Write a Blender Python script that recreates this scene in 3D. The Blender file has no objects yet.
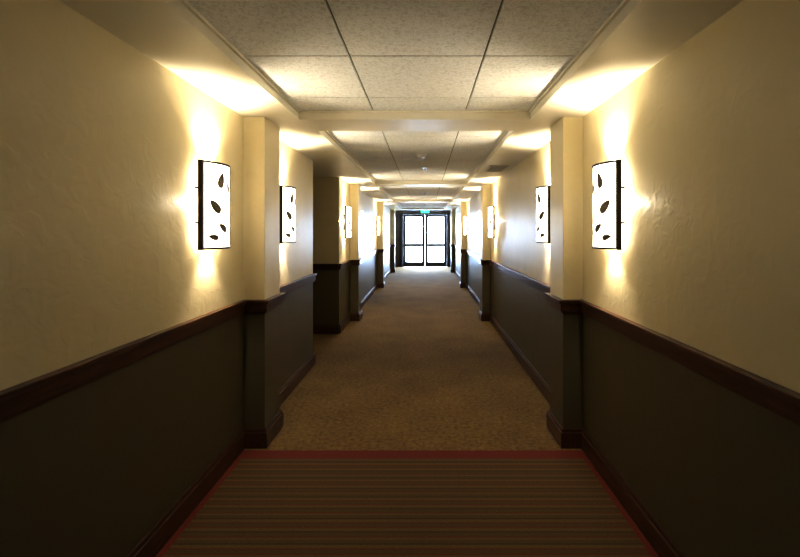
import bpy, bmesh, math, random
from mathutils import Vector, Matrix
random.seed(4)
scene = bpy.context.scene
COL = scene.collection

# ---------------------------------------------------------------- materials
def new_mat(name):
    m = bpy.data.materials.new(name); m.use_nodes = True
    nt = m.node_tree
    b = nt.nodes['Principled BSDF']
    return m, nt, b
def N(nt, t, **kw):
    n = nt.nodes.new(t)
    for k, v in kw.items(): setattr(n, k, v)
    return n
def coords(nt, scale=(1, 1, 1)):
    tc = N(nt, 'ShaderNodeTexCoord'); mp = N(nt, 'ShaderNodeMapping')
    mp.inputs['Scale'].default_value = scale
    nt.links.new(tc.outputs['Object'], mp.inputs['Vector'])
    return mp.outputs['Vector']
def noise(nt, vec, scale, detail=4, rough=0.55, dist=0.0):
    n = N(nt, 'ShaderNodeTexNoise')
    n.inputs['Scale'].default_value = scale; n.inputs['Detail'].default_value = detail
    n.inputs['Roughness'].default_value = rough; n.inputs['Distortion'].default_value = dist
    nt.links.new(vec, n.inputs['Vector']); return n.outputs['Fac']
def ramp(nt, fac, stops, interp='LINEAR'):
    r = N(nt, 'ShaderNodeValToRGB'); cr = r.color_ramp; cr.interpolation = interp
    while len(cr.elements) < len(stops): cr.elements.new(0.5)
    for e, (p, c) in zip(cr.elements, stops):
        e.position = p; e.color = (*c, 1)
    nt.links.new(fac, r.inputs['Fac']); return r.outputs['Color']
def bump(nt, b, h, strength, dist):
    bp = N(nt, 'ShaderNodeBump'); bp.inputs['Strength'].default_value = strength
    bp.inputs['Distance'].default_value = dist
    nt.links.new(h, bp.inputs['Height']); nt.links.new(bp.outputs['Normal'], b.inputs['Normal'])

def paint(name, c, rough, bs=0.35, var=0.06):
    m, nt, b = new_mat(name); v = coords(nt)
    f = noise(nt, v, 3, 3)
    c2 = tuple(x * (1 - var) for x in c)
    nt.links.new(ramp(nt, f, [(0.3, c2), (0.7, c)]), b.inputs['Base Color'])
    b.inputs['Roughness'].default_value = rough
    if bs:
        h = noise(nt, v, 13, 2, 0.5, 1.0)
        h2 = ramp(nt, h, [(0.44, (0, 0, 0)), (0.60, (1, 1, 1))])
        bump(nt, b, h2, bs, 0.0022)
    return m
M_UP = paint('cream_plaster', (0.86, 0.77, 0.54), 0.38, 0.27)
M_LOW = paint('taupe_paint', (0.135, 0.110, 0.056), 0.44, 0.15)
M_SOF = paint('soffit_paint', (0.90, 0.855, 0.72), 0.40, 0.06)
M_END = paint('end_wall_paint', (0.075, 0.058, 0.048), 0.5, 0.1)
M_BACK = paint('dark_back_wall', (0.06, 0.045, 0.03), 0.6, 0.1)

def wood(name, c1, c2, rough=0.3):
    m, nt, b = new_mat(name); v = coords(nt, (9, 0.9, 9))
    f = noise(nt, v, 6, 5, 0.6, 0.8)
    nt.links.new(ramp(nt, f, [(0.3, c1), (0.7, c2)]), b.inputs['Base Color'])
    b.inputs['Roughness'].default_value = rough
    bump(nt, b, f, 0.1, 0.001)
    return m
M_WOOD = wood('dark_cherry_wood', (0.055, 0.022, 0.011), (0.125, 0.054, 0.028))
M_DOORW = wood('door_wood', (0.035, 0.02, 0.014), (0.06, 0.035, 0.025), 0.4)

def tile():
    m, nt, b = new_mat('acoustic_tile'); v = coords(nt)
    f = noise(nt, v, 55, 4, 0.65, 1.2)
    g = noise(nt, v, 220, 2)
    nt.links.new(ramp(nt, f, [(0.38, (0.76, 0.75, 0.70)), (0.53, (0.93, 0.93, 0.90))]), b.inputs['Base Color'])
    b.inputs['Roughness'].default_value = 0.85
    a = N(nt, 'ShaderNodeMath', operation='ADD'); nt.links.new(f, a.inputs[0]); nt.links.new(g, a.inputs[1])
    bump(nt, b, a.outputs[0], 0.22, 0.003)
    return m
M_TILE = tile()
def plain(name, c, rough=0.5, metal=0.0):
    m, nt, b = new_mat(name)
    f = noise(nt, coords(nt), 40, 3)
    nt.links.new(ramp(nt, f, [(0.3, tuple(x * 0.85 for x in c)), (0.7, c)]), b.inputs['Base Color'])
    b.inputs['Roughness'].default_value = rough; b.inputs['Metallic'].default_value = metal
    return m
M_GAP = plain('dark_tile_backing', (0.20, 0.18, 0.14), 0.8)  # dark backing that shows through the tile joints
M_METAL = plain('bronze_metal', (0.04, 0.028, 0.02), 0.45, 0.3)
M_LEAF = plain('leaf_cutout_metal', (0.24, 0.20, 0.16), 0.5, 0.1)
M_DARK = plain('dark_frame', (0.022, 0.02, 0.022), 0.4)
M_STEEL = plain('brushed_steel', (0.5, 0.5, 0.5), 0.3, 1.0)
M_WHITE = plain('white_plastic', (0.75, 0.73, 0.68), 0.5)
M_GROUND = plain('snowy_ground', (0.8, 0.82, 0.85), 0.9)
M_VENTDK = plain('vent_dark', (0.05, 0.045, 0.04), 0.7)

def carpet():
    m, nt, b = new_mat('mottled_carpet'); v = coords(nt)
    f = noise(nt, v, 34, 4, 0.6); g = noise(nt, v, 2.2, 3); w = noise(nt, v, 400, 2)
    a = N(nt, 'ShaderNodeMath', operation='MULTIPLY_ADD'); a.inputs[1].default_value = 0.35
    nt.links.new(g, a.inputs[0]); nt.links.new(f, a.inputs[2])
    nt.links.new(ramp(nt, a.outputs[0], [(0.5, (0.130, 0.078, 0.024)), (0.68, (0.188, 0.119, 0.038)), (0.85, (0.245, 0.162, 0.055))]), b.inputs['Base Color'])
    b.inputs['Roughness'].default_value = 0.95
    bump(nt, b, w, 0.5, 0.003)
    return m
M_CARP = carpet()
def stripes():
    m, nt, b = new_mat('striped_carpet')
    tc = N(nt, 'ShaderNodeTexCoord'); s = N(nt, 'ShaderNodeSeparateXYZ')
    nt.links.new(tc.outputs['Object'], s.inputs[0])
    d = N(nt, 'ShaderNodeMath', operation='MULTIPLY'); d.inputs[1].default_value = 1 / 0.17
    nt.links.new(s.outputs['Y'], d.inputs[0])
    fr = N(nt, 'ShaderNodeMath', operation='FRACT'); nt.links.new(d.outputs[0], fr.inputs[0])
    br = (0.120, 0.075, 0.023); ol = (0.160, 0.103, 0.032); rd = (0.150, 0.052, 0.020); dk = (0.088, 0.055, 0.019)
    c = ramp(nt, fr.outputs[0], [(0.0, br), (0.12, rd), (0.18, ol), (0.30, dk), (0.36, br), (0.48, ol), (0.56, rd), (0.62, br), (0.76, dk), (0.82, ol), (0.94, rd)], 'CONSTANT')
    f = noise(nt, coords(nt, (60, 220, 60)), 1, 3)
    mx = N(nt, 'ShaderNodeMix', data_type='RGBA', blend_type='MULTIPLY'); mx.inputs[0].default_value = 0.6
    nt.links.new(c, mx.inputs[6]); nt.links.new(ramp(nt, f, [(0.3, (0.5, 0.5, 0.5)), (0.6, (1, 1, 1))]), mx.inputs[7])
    nt.links.new(mx.outputs[2], b.inputs['Base Color']); b.inputs['Roughness'].default_value = 0.95
    bump(nt, b, f, 0.5, 0.003)
    return m
M_STR = stripes()
def redc():
    m, nt, b = new_mat('red_carpet_border'); f = noise(nt, coords(nt), 120, 3)
    nt.links.new(ramp(nt, f, [(0.35, (0.13, 0.022, 0.012)), (0.65, (0.21, 0.038, 0.020))]), b.inputs['Base Color'])
    b.inputs['Roughness'].default_value = 0.95; bump(nt, b, f, 0.5, 0.003); return m
M_RED = redc()
def emis(name, c, s):
    m, nt, b = new_mat(name)
    f = noise(nt, coords(nt), 6, 2)
    nt.links.new(ramp(nt, f, [(0.2, tuple(x * 0.92 for x in c)), (0.8, c)]), b.inputs['Emission Color'])
    b.inputs['Base Color'].default_value = (*c, 1)
    b.inputs['Emission Strength'].default_value = s; return m
M_GLOW = emis('frosted_lit_glass', (1.0, 0.92, 0.78), 3.0)
M_EXIT = emis('exit_green', (0.05, 0.9, 0.45), 1.0)
def glass():
    m = bpy.data.materials.new('window_glass'); m.use_nodes = True; nt = m.node_tree; nt.nodes.clear()
    o = N(nt, 'ShaderNodeOutputMaterial'); t = N(nt, 'ShaderNodeBsdfTransparent'); g = N(nt, 'ShaderNodeBsdfGlossy')
    g.inputs['Roughness'].default_value = 0.02; x = N(nt, 'ShaderNodeMixShader'); x.inputs[0].default_value = 0.06
    t.inputs['Color'].default_value = (0.93, 0.97, 1, 1)
    nt.links.new(t.outputs[0], x.inputs[1]); nt.links.new(g.outputs[0], x.inputs[2]); nt.links.new(x.outputs[0], o.inputs['Surface'])
    return m
M_GLASS = glass()

# ---------------------------------------------------------------- mesh builder
class MB:
    def __init__(s): s.bm = bmesh.new(); s.mats = []
    def mi(s, m):
        if m not in s.mats: s.mats.append(m)
        return s.mats.index(m)
    def box(s, x0, x1, y0, y1, z0, z1, m):
        x0, x1 = sorted((x0, x1)); y0, y1 = sorted((y0, y1)); z0, z1 = sorted((z0, z1))
        v = [s.bm.verts.new(p) for p in [(x0,y0,z0),(x1,y0,z0),(x1,y1,z0),(x0,y1,z0),(x0,y0,z1),(x1,y0,z1),(x1,y1,z1),(x0,y1,z1)]]
        i = s.mi(m)
        for f in [(3,2,1,0),(4,5,6,7),(0,1,5,4),(1,2,6,5),(2,3,7,6),(3,0,4,7)]:
            s.bm.faces.new([v[k] for k in f]).material_index = i
    def poly(s, pts, m):
        f = s.bm.faces.new([s.bm.verts.new(p) for p in pts]); f.material_index = s.mi(m); return f
    def cyl(s, c, r, h, axis, m, seg=20, r2=None):
        r2 = r if r2 is None else r2
        R = {'Z': Matrix.Identity(4), 'X': Matrix.Rotation(math.pi/2, 4, 'Y'), 'Y': Matrix.Rotation(-math.pi/2, 4, 'X')}[axis]
        g = bmesh.ops.create_cone(s.bm, cap_ends=True, segments=seg, radius1=r, radius2=r2, depth=h, matrix=Matrix.Translation(c) @ R)
        i = s.mi(m)
        for f in {f for v in g['verts'] for f in v.link_faces}: f.material_index = i
    def obj(s, name, loc=(0,0,0), rot=0, parent=None, bevel=0):
        me = bpy.data.meshes.new(name); s.bm.to_mesh(me); s.bm.free()
        for m in s.mats: me.materials.append(m)
        o = bpy.data.objects.new(name, me); COL.objects.link(o)
        o.location = loc; o.rotation_euler = (0, 0, rot)
        if parent: o.parent = parent
        if bevel:
            b = o.modifiers.new('bevel', 'BEVEL'); b.width = bevel; b.segments = 2; b.limit_method = 'ANGLE'
        return o

# ---------------------------------------------------------------- dimensions
XL, XR = -1.18, 1.026
ZS, ZT = 2.145, 2.20
ZR = 0.92
Y0, YE, YD = -5.0, 14.95, 17.0
A0, A1, AX = 4.53, 5.90, -2.15
LX0, LX1, LZ = -1.9, 1.8, 2.40
T = 0.15
PIL = [(-1.22, -0.92), (2.79, 3.08), (6.72, 7.01), (10.68, 10.97), (14.66, 14.95)]

def wallseg(mb, x0, x1, y0, y1, z1=ZS, up=M_UP, lo=M_LOW):
    mb.box(x0, x1, y0, y1, 0, ZR, lo); mb.box(x0, x1, y0, y1, ZR, z1, up)

w = MB()
wallseg(w, XL - T, XL, Y0, A0, 2.3)
wallseg(w, AX, XL - T, A0 - T, A0, 2.3)
wallseg(w, AX - T, AX, A0 - T, A1 + T, 2.3)
wallseg(w, AX, XL - T, A1, A1 + T, 2.3)
wallseg(w, XL - T, XL, A1, YE, 2.3)
wallseg(w, LX0 - T, LX0, YE - T, YD, 2.5)
wallseg(w, LX0, XL - T, YE - T, YE, 2.5)
w.obj('wall_left')
w = MB()
wallseg(w, XR, XR + T, Y0, YE, 2.3)
wallseg(w, LX1, LX1 + T, YE - T, YD, 2.5)
wallseg(w, XR + T, LX1, YE - T, YE, 2.5)
w.obj('wall_right')
w = MB(); wallseg(w, XL - T, XR + T, Y0 - T, Y0, 2.3, M_BACK, M_LOW); w.obj('wall_back')
DX, DZ = 0.92, 2.09
w = MB()
w.box(LX0 - T, -DX, YD, YD + T, 0, 2.5, M_END); w.box(DX, LX1 + T, YD, YD + T, 0, 2.5, M_END)
w.box(-DX, DX, YD, YD + T, DZ, 2.5, M_END)
w.obj('wall_end')

# floor
f = MB()
BY0, BY1, BW = 2.655, 2.75, 0.05
def quad(x0, x1, y0, y1, m): f.poly([(x0,y0,0),(x1,y0,0),(x1,y1,0),(x0,y1,0)], m)
quad(XL - T, XR + T, BY1, YE, M_CARP)
quad(XL, XR, BY0, BY1, M_RED)
quad(XL - T, XL, Y0 - T, BY1, M_RED); quad(XR, XR + T, Y0 - T, BY1, M_RED)
quad(XL, XL + BW, Y0 - T, BY0, M_RED); quad(XR - BW, XR, Y0 - T, BY0, M_RED)
quad(XL + BW, XR - BW, Y0 - T, BY0, M_STR)
quad(AX - T, XL - T, A0 - T, A1 + T, M_CARP)
quad(LX0 - T, LX1 + T, YE, YD + T, M_CARP)
f.box(LX0 - T, LX1 + T, Y0 - T, YD + T, -0.12, -0.01, M_GAP)
f.box(AX - T, LX0 - T, A0 - T, A1 + T, -0.12, -0.01, M_GAP)
f.obj('floor')

# ceiling
TR = [(-0.80, 2.86, -0.84, 0.70), (3.19, 6.80, -0.79, 0.66), (7.12, 10.76, -0.79, 0.66), (11.08, 14.62, -0.79, 0.66)]
c = MB(); t = MB()
prev = Y0 - T
rows0 = [1.96, 3.19 + .42, 7.12 + .42, 11.08 + .42]
for k, (a, b, xa, xb) in enumerate(TR):
    c.box(XL - T, XR + T, prev, a, ZS, 2.3, M_SOF)
    c.box(XL - T, xa, a, b, ZS, 2.3, M_SOF); c.box(xb, XR + T, a, b, ZS, 2.3, M_SOF)
    l = 0.014
    for (p, q, r, s_) in [(xa, xa + l, a, b), (xb - l, xb, a, b), (xa + l, xb - l, a, a + l), (xa + l, xb - l, b - l, b)]:
        c.box(p, q, r, s_, ZT - 0.012, ZT + 0.01, M_SOF)
    t.box(xa, xb, a, b, ZT + 0.012, ZT + 0.03, M_GAP)
    xs = [xa, -0.345, 0.27, xb]
    ys = [a]; y = rows0[k] - 0.61 * 20
    while y < b:
        if y > a + 0.03 and y < b - 0.03: ys.append(y)
        y += 0.61
    ys.append(b); g = 0.004
    for i in range(3):
        for j in range(len(ys) - 1):
            t.box(xs[i] + g, xs[i+1] - g, ys[j] + g, ys[j+1] - g, ZT, ZT + 0.014, M_TILE)
    prev = b
c.box(XL - T, XR + T, prev, YE, ZS, 2.6, M_SOF)
c.box(AX - T, XL - T, A0 - T, A1 + T, ZS, 2.3, M_SOF)
c.box(LX0 - T, LX1 + T, YE, YD + T, LZ, 2.6, M_SOF)
c.box(AX - T, LX1 + T, Y0 - T, YE, 2.3, 2.45, M_SOF)
c.box(LX0 - T, LX1 + T, YE - T, YE, 2.3, 2.6, M_SOF)
ceil = c.obj('ceiling')
t.obj('ceiling_tiles', parent=ceil, bevel=0.002)

# trims
PARTS = {'base': [(0.020, 0.0, 0.10), (0.012, 0.10, 0.122)],
         'rail': [(0.014, 0.872, 0.955), (0.022, 0.885, 0.935), (0.034, 0.935, 0.958)]}
def strip(mb, x0, y0, x1, y1, n, kind):
    for d, z0, z1 in PARTS[kind]:
        if n == '+X': mb.box(x0, x0 + d, y0, y1, z0, z1, M_WOOD)
        if n == '-X': mb.box(x0 - d, x0, y0, y1, z0, z1, M_WOOD)
        if n == '+Y': mb.box(x0, x1, y0, y0 + d, z0, z1, M_WOOD)
        if n == '-Y': mb.box(x0, x1, y0 - d, y0, z0, z1, M_WOOD)
e = 0.03
def spans(y0, y1):
    out = []; cur = y0
    for a, b in PIL:
        if a >= y1: break
        if b <= y0: continue
        if a > cur: out.append((cur, a))
        cur = b
    if cur < y1: out.append((cur, y1))
    return out
for kind, nmL, nmR, nmE in (('base', 'baseboard_left', 'baseboard_right', 'baseboard_end'), ('rail', 'trim_1', 'trim_2', 'trim_3')):
    m = MB()
    for a, b in spans(Y0, A0): strip(m, XL, a, XL, b + (e if b == A0 else 0), '+X', kind)
    for a, b in spans(A1, YE): strip(m, XL, a, XL, b, '+X', kind)
    strip(m, AX, A0, XL, A0, '+Y', kind)
    strip(m, AX, A1, XL, A1, '-Y', kind)
    strip(m, AX, A0, AX, A0 + 0.2, '+X', kind); strip(m, AX, A1 - 0.2, AX, A1, '+X', kind)
    strip(m, LX0, YE, LX0, YD, '+X', kind); strip(m, LX0, YE, XL, YE, '+Y', kind)
    m.obj(nmL, bevel=0.003)
    m = MB()
    for a, b in spans(Y0, YE): strip(m, XR, a, XR, b, '-X', kind)
    strip(m, LX1, YE, LX1, YD, '-X', kind); strip(m, XR, YE, LX1, YE, '+Y', kind)
    m.obj(nmR, bevel=0.003)
    m = MB()
    strip(m, LX0, YD, -DX - 0.09, YD, '-Y', kind); strip(m, DX + 0.09, YD, LX1, YD, '-Y', kind)
    m.obj(nmE, bevel=0.003)

# pilasters
for a, b in PIL:
    for side in (-1, 1):
        m = MB()
        xw = XL if side < 0 else XR
        xi = -1.04 if side < 0 else 0.896
        m.box(min(xw, xi), max(xw, xi), a, b, 0, ZR, M_LOW); m.box(min(xw, xi), max(xw, xi), a, b, ZR, ZS, M_UP)
        for kind in ('base', 'rail'):
            for d, z0, z1 in PARTS[kind]:
                xo = xi + d * (-side)
                m.box(min(xw, xo), max(xw, xo), a - d, b + d, z0, z1, M_WOOD)
        m.obj('pilaster', bevel=0.003)

# ---------------------------------------------------------------- wall sconces
HW = 0.148
def arc(u, v, off=0.0):
    return Vector((0.046 + 0.056 * (1 - u * u) + off, HW * u, v))
H2 = 0.228
def sconce_mesh(flip):
    s = MB(); bm = s.bm
    n = 20
    def shell(off, v0, v1, u0, u1, th, m):
        mi = s.mi(m); us = [u0 + (u1 - u0) * k / n for k in range(n + 1)]
        fr0 = [bm.verts.new(arc(u, v0, off + th)) for u in us]; fr1 = [bm.verts.new(arc(u, v1, off + th)) for u in us]
        bk0 = [bm.verts.new(arc(u, v0, off)) for u in us]; bk1 = [bm.verts.new(arc(u, v1, off)) for u in us]
        for k in range(n):
            for q in ((fr0[k], fr0[k+1], fr1[k+1], fr1[k]), (bk0[k+1], bk0[k], bk1[k], bk1[k+1]), (fr0[k+1], fr0[k], bk0[k], bk0[k+1]), (fr1[k], fr1[k+1], bk1[k+1], bk1[k])):
                fc = bm.faces.new(q); fc.material_index = mi
        for q in ((fr0[0], fr1[0], bk1[0], bk0[0]), (fr1[n], fr0[n], bk0[n], bk1[n])):
            bm.faces.new(q).material_index = mi
    shell(0.0, -H2 + 0.006, H2 - 0.006, -0.98, 0.98, 0.003, M_GLOW)
    shell(-0.004, H2 - 0.010, H2, -1, 1, 0.012, M_METAL)
    shell(-0.004, -H2, -H2 + 0.010, -1, 1, 0.012, M_METAL)
    for sg in (-1, 1):
        s.box(0.036, 0.060, sg * HW - 0.0075, sg * HW + 0.0075, -H2, H2, M_METAL)
    s.box(0.0, 0.012, -0.05, 0.05, -0.11, 0.11, M_METAL)
    for z in (-0.09, 0.09):
        s.box(0.008, 0.016, -HW + .02, HW - .02, z - 0.004, z + 0.004, M_METAL)
        for sg in (-1, 1): s.box(0.008, 0.046, sg * (HW - .022) - 0.004, sg * (HW - .022) + 0.004, z - 0.004, z + 0.004, M_METAL)
    mm = s.mi(M_LEAF)
    f_ = -1 if flip else 1
    def stem(p, q, w0, w1, bend):
        prev_ = None
        for k in range(13):
            tt = k / 12; u = f_ * (p[0] + (q[0] - p[0]) * tt + bend * math.sin(math.pi * tt)); v = p[1] + (q[1] - p[1]) * tt
            ww = (w0 + (w1 - w0) * tt); du = ww / HW
            hz = abs(q[0] - p[0]) * HW > abs(q[1] - p[1])
            if hz: row = [bm.verts.new(arc(u, v - ww, 0.006)), bm.verts.new(arc(u, v + ww, 0.006))]
            else: row = [bm.verts.new(arc(u - du, v, 0.006)), bm.verts.new(arc(u + du, v, 0.006))]
            if prev_: bm.faces.new((prev_[0], prev_[1], row[1], row[0])).material_index = mm
            prev_ = row
    def leaf(u, v, L, W, ang):
        pts = []; K = 24; L *= 0.92; W *= 0.84
        for k in range(K):
            a = 2 * math.pi * k / K
            px = L * math.cos(a); py = W * math.sin(a) * (1 - 0.35 * math.cos(a))
            dy = px * math.cos(ang) - py * math.sin(ang); dz = px * math.sin(ang) + py * math.cos(ang)
            pts.append(bm.verts.new(arc(f_ * u + f_ * dy / HW, v + dz, 0.0065)))
        cc = bm.verts.new(arc(f_ * u, v, 0.0068))
        for k in range(K): bm.faces.new((pts[k], pts[(k+1) % K], cc)).material_index = mm
    stem((0.10, -0.22), (-0.28, 0.10), 0.006, 0.003, 0.30)
    stem((0.30, -0.06), (0.58, 0.03), 0.0035, 0.0025, 0)
    stem((0.25, -0.12), (-0.50, -0.03), 0.0035, 0.0025, 0)
    stem((0.22, -0.15), (0.58, -0.12), 0.0035, 0.0025, 0)
    stem((0.10, 0.04), (0.50, 0.16), 0.0035, 0.0025, 0)
    leaf(-0.30, 0.135, 0.046, 0.026, 1.3)
    leaf(0.15, 0.105, 0.036, 0.019, 1.9)
    leaf(0.66, 0.050, 0.040, 0.023, 1.0)
    leaf(-0.55, -0.005, 0.046, 0.026, 2.3)
    leaf(-0.20, -0.115, 0.038, 0.021, 2.6)
    leaf(0.62, -0.110, 0.038, 0.022, 0.6)
    leaf(-0.62, -0.165, 0.030, 0.017, 2.9)
    leaf(0.58, 0.175, 0.028, 0.016, 0.9)
    me = bpy.data.meshes.new('wall_sconce'); bmesh.ops.recalc_face_normals(bm, faces=bm.faces)
    bm.to_mesh(me); bm.free()
    for m in s.mats: me.materials.append(m)
    return me
ME = [sconce_mesh(False), sconce_mesh(True)]
LC = (1.0, 0.905, 0.735)
def sconce(side, y, k=1.0):
    o = bpy.data.objects.new('wall_sconce', ME[0 if side < 0 else 1]); COL.objects.link(o)
    o.location = (XL if side < 0 else XR, y, 1.535); o.rotation_euler = (0, 0, 0 if side < 0 else math.pi)
    def lamp(kind, p, z, rot=None, size=130, blend=0.8, x=0.05):
        ld = bpy.data.lights.new('bulb_or_fill', kind); ld.energy = p * k; ld.color = LC; ld.shadow_soft_size = 0.012
        if kind == 'SPOT': ld.spot_size = math.radians(size); ld.spot_blend = blend
        lo = bpy.data.objects.new('bulb_or_fill', ld); COL.objects.link(lo); lo.parent = o; lo.location = (x, 0, z)
        if rot: lo.rotation_euler = rot
    lamp('SPOT', 22.0, 0.205, (0, math.pi - math.radians(8), 0), 112, 1.0)
    lamp('SPOT', 15.0, 0.226, (0, math.pi + math.radians(70), 0), 92, 1.0, 0.070)   # extra fill spot, added to brighten the ceiling tiles
    lamp('SPOT', 7.0, -0.185, (0, 0, 0), 92, 0.8)
    lamp('POINT', 3.0, 0.02)
for yc, k in ((2.93, 1.0), (6.86, 1.25), (10.83, 1.25)):
    for dy in (-0.61, 0.60):
        for sd in (-1, 1): sconce(sd, yc + dy, k)

# ---------------------------------------------------------------- end doors
fr = MB()
fr.box(-DX, -DX + 0.05, YD - 0.02, YD + T, 0, DZ, M_DARK); fr.box(DX - 0.05, DX, YD - 0.02, YD + T, 0, DZ, M_DARK)
fr.box(-DX, DX, YD - 0.02, YD + T, DZ - 0.03, DZ, M_DARK)
fr.box(-DX - 0.09, -DX, YD - 0.03, YD, 0, DZ + 0.03, M_DARK); fr.box(DX, DX + 0.09, YD - 0.03, YD, 0, DZ + 0.03, M_DARK)
fr.box(-DX, DX, YD - 0.03, YD, DZ, DZ + 0.03, M_DARK)
fr.obj('trim_4', bevel=0.003)
def leafdoor(x0, x1, name):
    d = MB(); ya, yb = YD + 0.03, YD + 0.075; st = 0.11; z0, z1 = 0.01, DZ - 0.033
    d.box(x0, x0 + st, ya, yb, z0, z1, M_DARK); d.box(x1 - st, x1, ya, yb, z0, z1, M_DARK)
    d.box(x0 + st, x1 - st, ya, yb, z0, 0.20, M_DARK); d.box(x0 + st, x1 - st, ya, yb, z1 - 0.09, z1, M_DARK)
    d.box(x0 + st, x1 - st, ya, yb, 0.80, 0.94, M_DARK)
    for a, b in ((0.20, 0.80), (0.94, z1 - 0.09)):
        d.poly([(x0 + st, ya + .02, a), (x1 - st, ya + .02, a), (x1 - st, ya + .02, b), (x0 + st, ya + .02, b)], M_GLASS)
    d.box(x0 + 0.05, x1 - 0.05, ya - 0.06, ya - 0.03, 0.85, 0.90, M_STEEL)
    for x in (x0 + 0.06, x1 - 0.06): d.box(x - 0.03, x + 0.03, ya - 0.06, ya, 0.84, 0.91, M_DARK)
    d.obj(name, bevel=0.002)
leafdoor(-DX + 0.053, -0.003, 'door_1'); leafdoor(0.003, DX - 0.053, 'door_2')
d = MB(); yc = (A0 + A1) / 2
d.box(AX, AX + 0.03, yc - 0.43, yc + 0.43, 0.005, 2.03, M_DOORW)
for a, b in ((0.2, 0.85), (1.0, 1.88)):
    for sg in (-1, 1): d.box(AX + 0.03, AX + 0.036, yc + sg * 0.2 - 0.15, yc + sg * 0.2 + 0.15, a, b, M_DOORW)
for sg in (-1, 1): d.box(AX, AX + 0.045, yc + sg * 0.47 - 0.04, yc + sg * 0.47 + 0.04, 0, 2.10, M_WOOD)
d.box(AX, AX + 0.045, yc - 0.51, yc + 0.51, 2.03, 2.11, M_WOOD)
d.cyl((AX + 0.05, yc - 0.37, 1.0), 0.012, 0.05, 'X', M_STEEL); d.box(AX + 0.065, AX + 0.08, yc - 0.38, yc - 0.26, 0.99, 1.01, M_STEEL)
d.obj('door_3', bevel=0.002)

# exit sign
s = MB()
s.box(-0.17, 0.17, YD - 0.05, YD, 2.125, 2.275, M_WHITE); s.box(-0.16, 0.16, YD - 0.052, YD - 0.05, 2.133, 2.267, M_EXIT)
ex = s.obj('exit_sign', bevel=0.002)
tc = bpy.data.curves.new('exit_text', 'FONT'); tc.body = 'EXIT'; tc.size = 0.12; tc.align_x = 'CENTER'; tc.align_y = 'CENTER'; tc.extrude = 0.001
to = bpy.data.objects.new('exit_lettering', tc); COL.objects.link(to); to.location = (0, YD - 0.055, 2.20); to.rotation_euler = (math.pi / 2, 0, 0)
to.data.materials.append(M_WHITE); to.parent = ex

# vent grille
v = MB(); vx0, vx1, vy0, vy1 = 0.73, 0.95, 4.85, 5.30
v.box(vx0 + .015, vx1 - .015, vy0 + .015, vy1 - .015, ZS - 0.003, ZS, M_VENTDK)
for a, b, c_, d_ in ((vx0, vx1, vy0, vy0 + .02), (vx0, vx1, vy1 - .02, vy1), (vx0, vx0 + .02, vy0, vy1), (vx1 - .02, vx1, vy0, vy1)):
    v.box(a, b, c_, d_, ZS - 0.010, ZS, M_WHITE)
y = vy0 + 0.04
while y < vy1 - 0.03:
    v.box(vx0 + .02, vx1 - .02, y, y + 0.008, ZS - 0.006, ZS, M_WHITE); y += 0.036
v.obj('air_vent')
s = MB(); s.cyl((-0.03, 4.45, ZT - 0.008), 0.062, 0.016, 'Z', M_WHITE, 28); s.cyl((-0.03, 4.45, ZT - 0.026), 0.038, 0.024, 'Z', M_WHITE, 28, 0.052)
s.obj('smoke_detector')
for y in (5.4, 8.8, 12.8):
    s = MB(); s.cyl((0.0, y, ZT - 0.003), 0.035, 0.006, 'Z', M_STEEL); s.cyl((0.0, y, ZT - 0.02), 0.008, 0.03, 'Z', M_STEEL); s.cyl((0.0, y, ZT - 0.036), 0.018, 0.003, 'Z', M_STEEL)
    s.obj('fire_sprinkler')

g = MB(); g.box(-15, 15, YD + T, YD + 30, -0.15, -0.02, M_GROUND); g.obj('exterior_ground')

# ---------------------------------------------------------------- world
wd = bpy.data.worlds.new('sky'); scene.world = wd; wd.use_nodes = True
bg = wd.node_tree.nodes['Background']; bg.inputs['Color'].default_value = (0.60, 0.75, 1.0, 1); bg.inputs['Strength'].default_value = 38.0
pl = bpy.data.lights.new('door_portal', 'AREA'); pl.shape = 'RECTANGLE'; pl.size = 1.7; pl.size_y = 2.0; pl.cycles.is_portal = True
po = bpy.data.objects.new('door_portal', pl); COL.objects.link(po); po.location = (0, YD + 0.12, 1.05); po.rotation_euler = (-math.pi / 2, 0, 0)

# ---------------------------------------------------------------- camera
cd = bpy.data.cameras.new('camera'); cd.sensor_width = 36; cd.lens = 430 / 800 * 36
cd.shift_x = -25 / 800; cd.shift_y = -47 / 800; cd.clip_start = 0.03
co = bpy.data.objects.new('camera', cd); COL.objects.link(co); co.location = (0, 0, 1.4); co.rotation_euler = (math.pi / 2, 0, 0)
scene.camera = co
scene.view_settings.view_transform = 'Standard'
scene.view_settings.exposure = 0.80
scene.view_settings.gamma = 0.70
